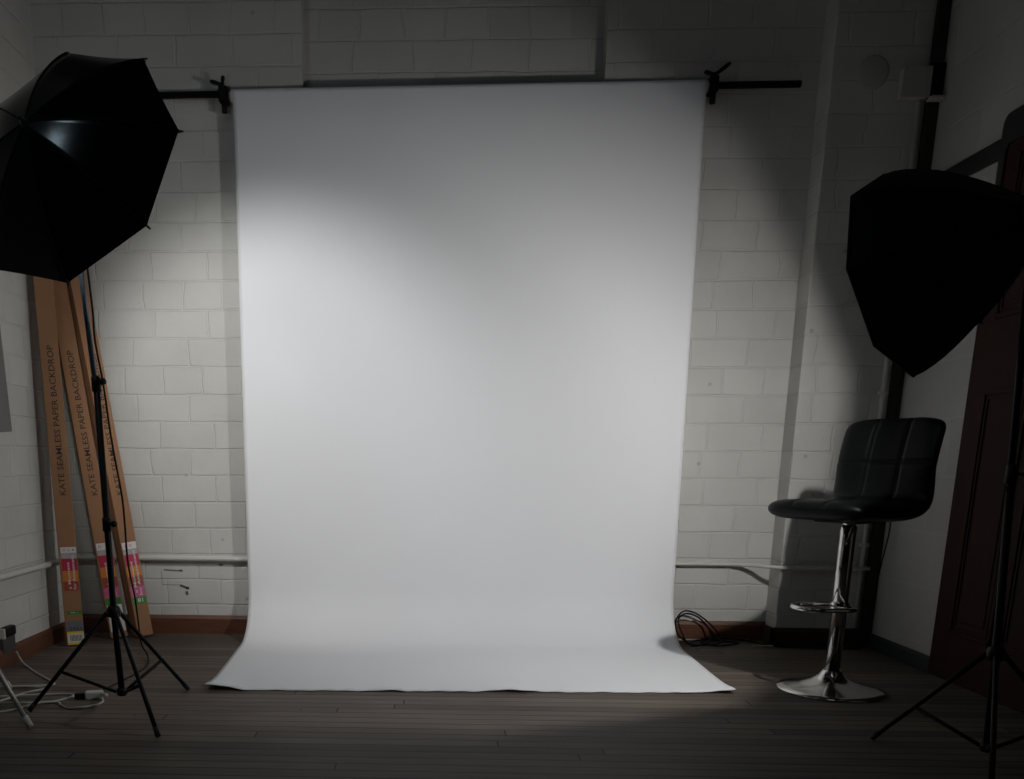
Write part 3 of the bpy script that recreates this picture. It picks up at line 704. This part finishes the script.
# foot rest: a D loop in front of the post
FR = math.radians(6); rf = Vector((-math.cos(FR), -math.sin(FR), 0)); rs = Vector((-math.sin(FR), math.cos(FR), 0))
def rp(f, q, z): return rf * f + rs * q + Vector((0, 0, z))
loop = [rp(0.10 + 0.08 * math.cos(-PI / 2 + PI * k / 20), 0.085 * math.sin(-PI / 2 + PI * k / 20), 0.335) for k in range(21)]
loop = [rp(-0.034, -0.025, 0.335), rp(-0.022, -0.07, 0.335), rp(0.02, -0.085, 0.335)] + loop + [rp(0.02, 0.085, 0.335), rp(-0.022, 0.07, 0.335), rp(-0.034, 0.025, 0.335)]
b = MB(); b.tube(smooth_path(loop, 3), 0.0095, 12); b.tube([rp(-0.034, -0.026, 0.335), rp(-0.036, 0.0, 0.335), rp(-0.034, 0.026, 0.335)], 0.0095, 12); b.build('footrest', M['chrome'], st)
b = MB(); b.tube(smooth_path([sp(0.0, -0.03, 0.668), sp(0.04, -0.05, 0.655), sp(0.062, -0.055, 0.625), sp(0.115, -0.075, 0.59)], 6), 0.0045, 10); b.build('height_lever', M['chrome'], st)
b = MB(); b.box((-0.09, -0.09, 0.663), (0.09, 0.09, 0.678), Matrix.Rotation(FA, 4, 'Z'), bevel=0.004); b.build('seat_plate', M['black_metal'], st)
# one-piece bucket pad: side profile (forward, up) swept across the width
ctrl = [(0.253, 0.706), (0.22, 0.7125), (0.12, 0.711), (0.0, 0.708), (-0.085, 0.708), (-0.135, 0.719), (-0.168, 0.750), (-0.182, 0.800), (-0.191, 0.87), (-0.205, 0.95), (-0.228, 1.034), (-0.233, 1.050)]
pts = smooth_path([(x, 0, z) for x, z in ctrl], 14)
# resample evenly
acc = [0.0]
for p, q in zip(pts, pts[1:]): acc.append(acc[-1] + (q - p).length)
TL = acc[-1]; NS = 150; NXs = 64
def at(s):
    L = s * TL; i = 0
    while i < len(acc) - 2 and acc[i + 1] < L: i += 1
    return pts[i].lerp(pts[i + 1], (L - acc[i]) / max(1e-9, acc[i + 1] - acc[i]))
W0 = 0.207; TH = 0.038
def pad(side):
    rows = []
    for i in range(NS + 1):
        s = i / NS; p = at(s); tn = (at(min(1, s + 0.004)) - at(max(0, s - 0.004))).normalized()
        nrm = Vector((tn.z, 0, -tn.x))           # faces the sitter
        if nrm.z < 0 and s < 0.3: nrm = -nrm
        e = abs(2 * s - 1); we = max(0.0, 1 - e ** 26) ** 0.42; te = max(0.0, 1 - e ** 22) ** 0.5
        back = max(0, min(1, (s - 0.55) / 0.2)); wid = W0 * (1 - 0.03 * back)
        row = []
        for j in range(NXs + 1):
            u = -1 + 2 * j / NXs; u = math.sin(u * PI / 2)
            x = u * wid * (0.001 + we)
            h = TH * te * max(0.0, 1 - abs(u) ** 5) ** 0.5
            if side > 0:
                g = 0.0
                for lx in (-0.068, 0.068): g = max(g, math.exp(-((x - lx) / 0.0055) ** 2))
                for ls in (0.24, 0.77): g = max(g, math.exp(-((s - ls) * TL / 0.0055) ** 2))
                pil = 0.85 + 0.15 * abs(math.cos(x / 0.068 * PI / 2 + PI / 2) if abs(x) < 0.068 else 1)
                h *= (1 - 0.22 * g)
            curl = 0.028 * back * (x / W0) ** 2
            q = p + nrm * (side * h + curl)
            row.append(sp(q.x, x, q.z))
        rows.append(row)
    return rows
b = MB(); b.grid(pad(1)); b.grid(pad(-1), flip=True)
bmesh.ops.remove_doubles(b.bm, verts=b.bm.verts, dist=0.0004)
b.build('seat', M['leather'], st)['label'] = 'one-piece black quilted seat and backrest pad'

# ------------------------------------------------------------------ cords and small things on the floor
r = 0.0042
pts = [(-1.80, -0.80, 0.06), (-1.79, -0.785, 0.02), (-1.74, -0.84, r), (-1.616, -0.998, r), (-1.513, -1.114, r), (-1.50, -1.16, r), (-1.58, -1.19, r), (-1.70, -1.22, r), (-1.78, -1.30, r),
       (-1.70, -1.38, r), (-1.55, -1.36, 2.6 * r), (-1.40, -1.30, r), (-1.345, -1.33, r), (-1.40, -1.42, r), (-1.52, -1.47, 2.8 * r), (-1.68, -1.46, r), (-1.78, -1.42, r), (-1.74, -1.30, 2.8 * r),
       (-1.60, -1.22, 2.8 * r), (-1.50, -1.22, r), (-1.53, -1.32, 3 * r), (-1.58, -1.46, 2.8 * r), (-1.66, -1.55, r), (-1.62, -1.60, r), (-1.50, -1.55, r), (-1.42, -1.46, 2.8 * r), (-1.37, -1.42, r),
       (-1.34, -1.46, r), (-1.29, -1.50, r), (-1.22, -1.46, r), (-1.205, -1.40, r), (-1.235, -1.362, 0.012)]
b = MB(); b.tube(smooth_path(pts, 8), r, 8)
tag(b.build('extension_cable', M['white_cord']), 'white extension cord lying in loose coils on the floor from the left wall outlet', 'cord')
sk = thing('extension_socket', 'small white extension socket on the floor between the legs of the left stand', 'socket', (-1.258, -1.346, 0))
sk.rotation_euler = (0, 0, 0.25)
b = MB(); b.box((-0.032, -0.02, 0), (0.034, 0.02, 0.03), bevel=0.007); b.build('body', M['white_plastic'], sk)
b = MB(); b.tube([(0.032, -0.004, 0.014), (0.05, -0.006, 0.012)], [0.009, 0.005], 10); b.build('cord_grip', M['white_plastic'], sk)
b = MB(); b.tube([(-1.30, -1.392, r), (-1.25, -1.386, r), (-1.18, -1.375, r)], 0.004, 8)
# black lamp lead from the umbrella down to the socket
pts = [(-1.145, -1.54, 1.70), (-1.128, -1.50, 1.58), (-1.122, -1.495, 1.505), (-1.118, -1.49, 1.42), (-1.114, -1.49, 1.352), (-1.113, -1.49, 1.266), (-1.098, -1.49, 1.152), (-1.090, -1.49, 1.076), (-1.084, -1.49, 0.998), (-1.075, -1.49, 0.914), (-1.064, -1.49, 0.831), (-1.055, -1.49, 0.757), (-1.055, -1.48, 0.679),
       (-1.072, -1.42, 0.523), (-1.111, -1.25, 0.375), (-1.17, -1.05, 0.251), (-1.245, -0.80, 0.106), (-1.272, -0.65, 0.03), (-1.255, -0.68, 0.0045), (-1.230, -0.78, 0.0045), (-1.224, -0.901, 0.0045), (-1.25, -1.13, 0.0045), (-1.275, -1.262, 0.006), (-1.305, -1.33, 0.008), (-1.312, -1.356, 0.012)]
lead = thing('lamp_lead', 'thin black lead hanging from the umbrella lamp down to the white socket', 'cable', (-1.10, -1.5, 0))
lo = Vector(lead.location)
b = MB(); b.tube([p - lo for p in smooth_path(pts, 8)], 0.0036, 8); b.build('wire', M['black_plastic'], lead)
b = MB(); b.box((-0.016, -0.012, -0.010), (0.022, 0.012, 0.012), Matrix.Translation(Vector((-1.310, -1.360, 0.0125)) - lo) @ Matrix.Rotation(0.25, 4, 'Z'), bevel=0.004); b.build('plug', M['black_plastic'], lead)
# black cable coil right of the backdrop
r = 0.0042
pts = [(1.30, -0.10, r), (1.262, -0.07, 0.04), (1.25, -0.06, 0.10), (1.285, -0.05, 0.150), (1.335, -0.045, 0.148), (1.39, -0.045, 0.118), (1.44, -0.05, 0.075), (1.475, -0.065, 0.03), (1.46, -0.11, r), (1.38, -0.17, r), (1.30, -0.15, r), (1.275, -0.10, 0.05),
       (1.262, -0.065, 0.11), (1.295, -0.06, 0.141), (1.35, -0.058, 0.13), (1.40, -0.06, 0.09), (1.425, -0.08, 0.04), (1.40, -0.13, 0.012), (1.34, -0.185, r), (1.30, -0.19, r), (1.33, -0.12, 0.012),
       (1.42, -0.075, 0.012), (1.52, -0.08, r), (1.555, -0.11, r), (1.50, -0.16, r), (1.42, -0.185, r), (1.36, -0.14, 0.013), (1.40, -0.07, 0.016), (1.50, -0.04, 0.012), (1.62, -0.05, r), (1.70, -0.17, r), (1.80, -0.20, r),
       (1.95, -0.215, r), (2.08, -0.21, r), (2.12, -0.20, r)]
b = MB(); b.tube(smooth_path(pts, 10), r, 8)
tag(b.build('cable_coil', M['black_plastic']), 'tangled black cable heaped against the baseboard right of the paper backdrop', 'cable')
b = MB(); b.box((1.60, -0.19, 0.0), (1.70, -0.165, 0.006), Matrix.Translation((0, 0, 0)), bevel=0.0015)
tag(b.build('wood_offcut', M['pale_wood']), 'sliver of pale wood on the floor at the foot of the pillar', 'wood offcut')
b = MB(); b.tube(smooth_path([(1.27, -0.034, 0.0035), (1.4, -0.033, 0.0035), (1.55, -0.035, 0.0035), (1.63, -0.031, 0.0035)], 8), 0.0035, 8)
tag(b.build('white_flex', M['white_cord']), 'thin white flex lying along the baseboard behind the tangled black cable', 'cord')

# ------------------------------------------------------------------ light
def look(o, d): o.rotation_euler = Vector(d).to_track_quat('-Z', 'Y').to_euler()
L = bpy.data.lights.new('umbrella_lamp', 'SPOT'); L.energy = 55; L.spot_size = math.radians(78); L.spot_blend = 0.75; L.shadow_soft_size = 0.05; L.color = (1.0, 1.0, 0.99)
lo_ = bpy.data.objects.new('umbrella_lamp', L); COL.objects.link(lo_); lo_.location = UC + hc + UN * 0.02; look(lo_, -UN + Vector((-0.03, 0, -0.055)))
L = bpy.data.lights.new('softbox_lamp', 'SPOT'); L.energy = 83; L.spot_size = math.radians(144); L.spot_blend = 1.0; L.shadow_soft_size = 0.026; L.color = (1.0, 0.99, 0.975)
ls_ = bpy.data.objects.new('softbox_lamp', L); COL.objects.link(ls_); ls_.location = SC + SN * (SBULB - 0.052); look(ls_, -SN + Vector((0.04, 0, -0.27)))
# faint cool area lamp, added unseen overhead to make the glint on the umbrella
L = bpy.data.lights.new('glint_lamp', 'AREA'); L.shape = 'RECTANGLE'; L.size = 0.24; L.size_y = 0.26; L.energy = 4.6; L.color = (0.66, 0.86, 1.0)
wl = bpy.data.objects.new('glint_lamp', L); COL.objects.link(wl); wl.location = (-1.56, -3.12, 3.4); look(wl, (0.05, 0.2, -1))
w = bpy.data.worlds.new('studio_dark'); sc.world = w; w.use_nodes = True
w.node_tree.nodes['Background'].inputs['Color'].default_value = (0.01, 0.01, 0.011, 1); w.node_tree.nodes['Background'].inputs['Strength'].default_value = 0.2

# ------------------------------------------------------------------ camera
cam = bpy.data.cameras.new('camera'); co = bpy.data.objects.new('camera', cam); COL.objects.link(co); sc.camera = co
rt = Vector((0.99925137, 0.03834591, 0.00512701)); dn = Vector((0.01370248, -0.22686621, -0.97382954)); fw = Vector((-0.03617923, 0.97317075, -0.22722181))
m = Matrix((rt, -dn, -fw)).transposed().to_4x4(); m.translation = Vector((0, -4.60818582, 0.88139504)); co.matrix_world = m
cam.sensor_fit = 'HORIZONTAL'; cam.sensor_width = 36; cam.lens = 902.9 / 1024 * 36
cam.shift_x = (512 - 394.4) / 1024; cam.shift_y = (671.9 - 389.5) / 1024; cam.clip_start = 0.02
vs = sc.view_settings; vs.view_transform = 'Standard'; vs.look = 'None'; vs.gamma = 1.0; vs.use_curve_mapping = False; vs.exposure = 0.0
sc.cycles.max_bounces = 8; sc.cycles.diffuse_bounces = 5; sc.cycles.caustics_reflective = True; sc.cycles.blur_glossy = 0.0; sc.cycles.sample_clamp_indirect = 6
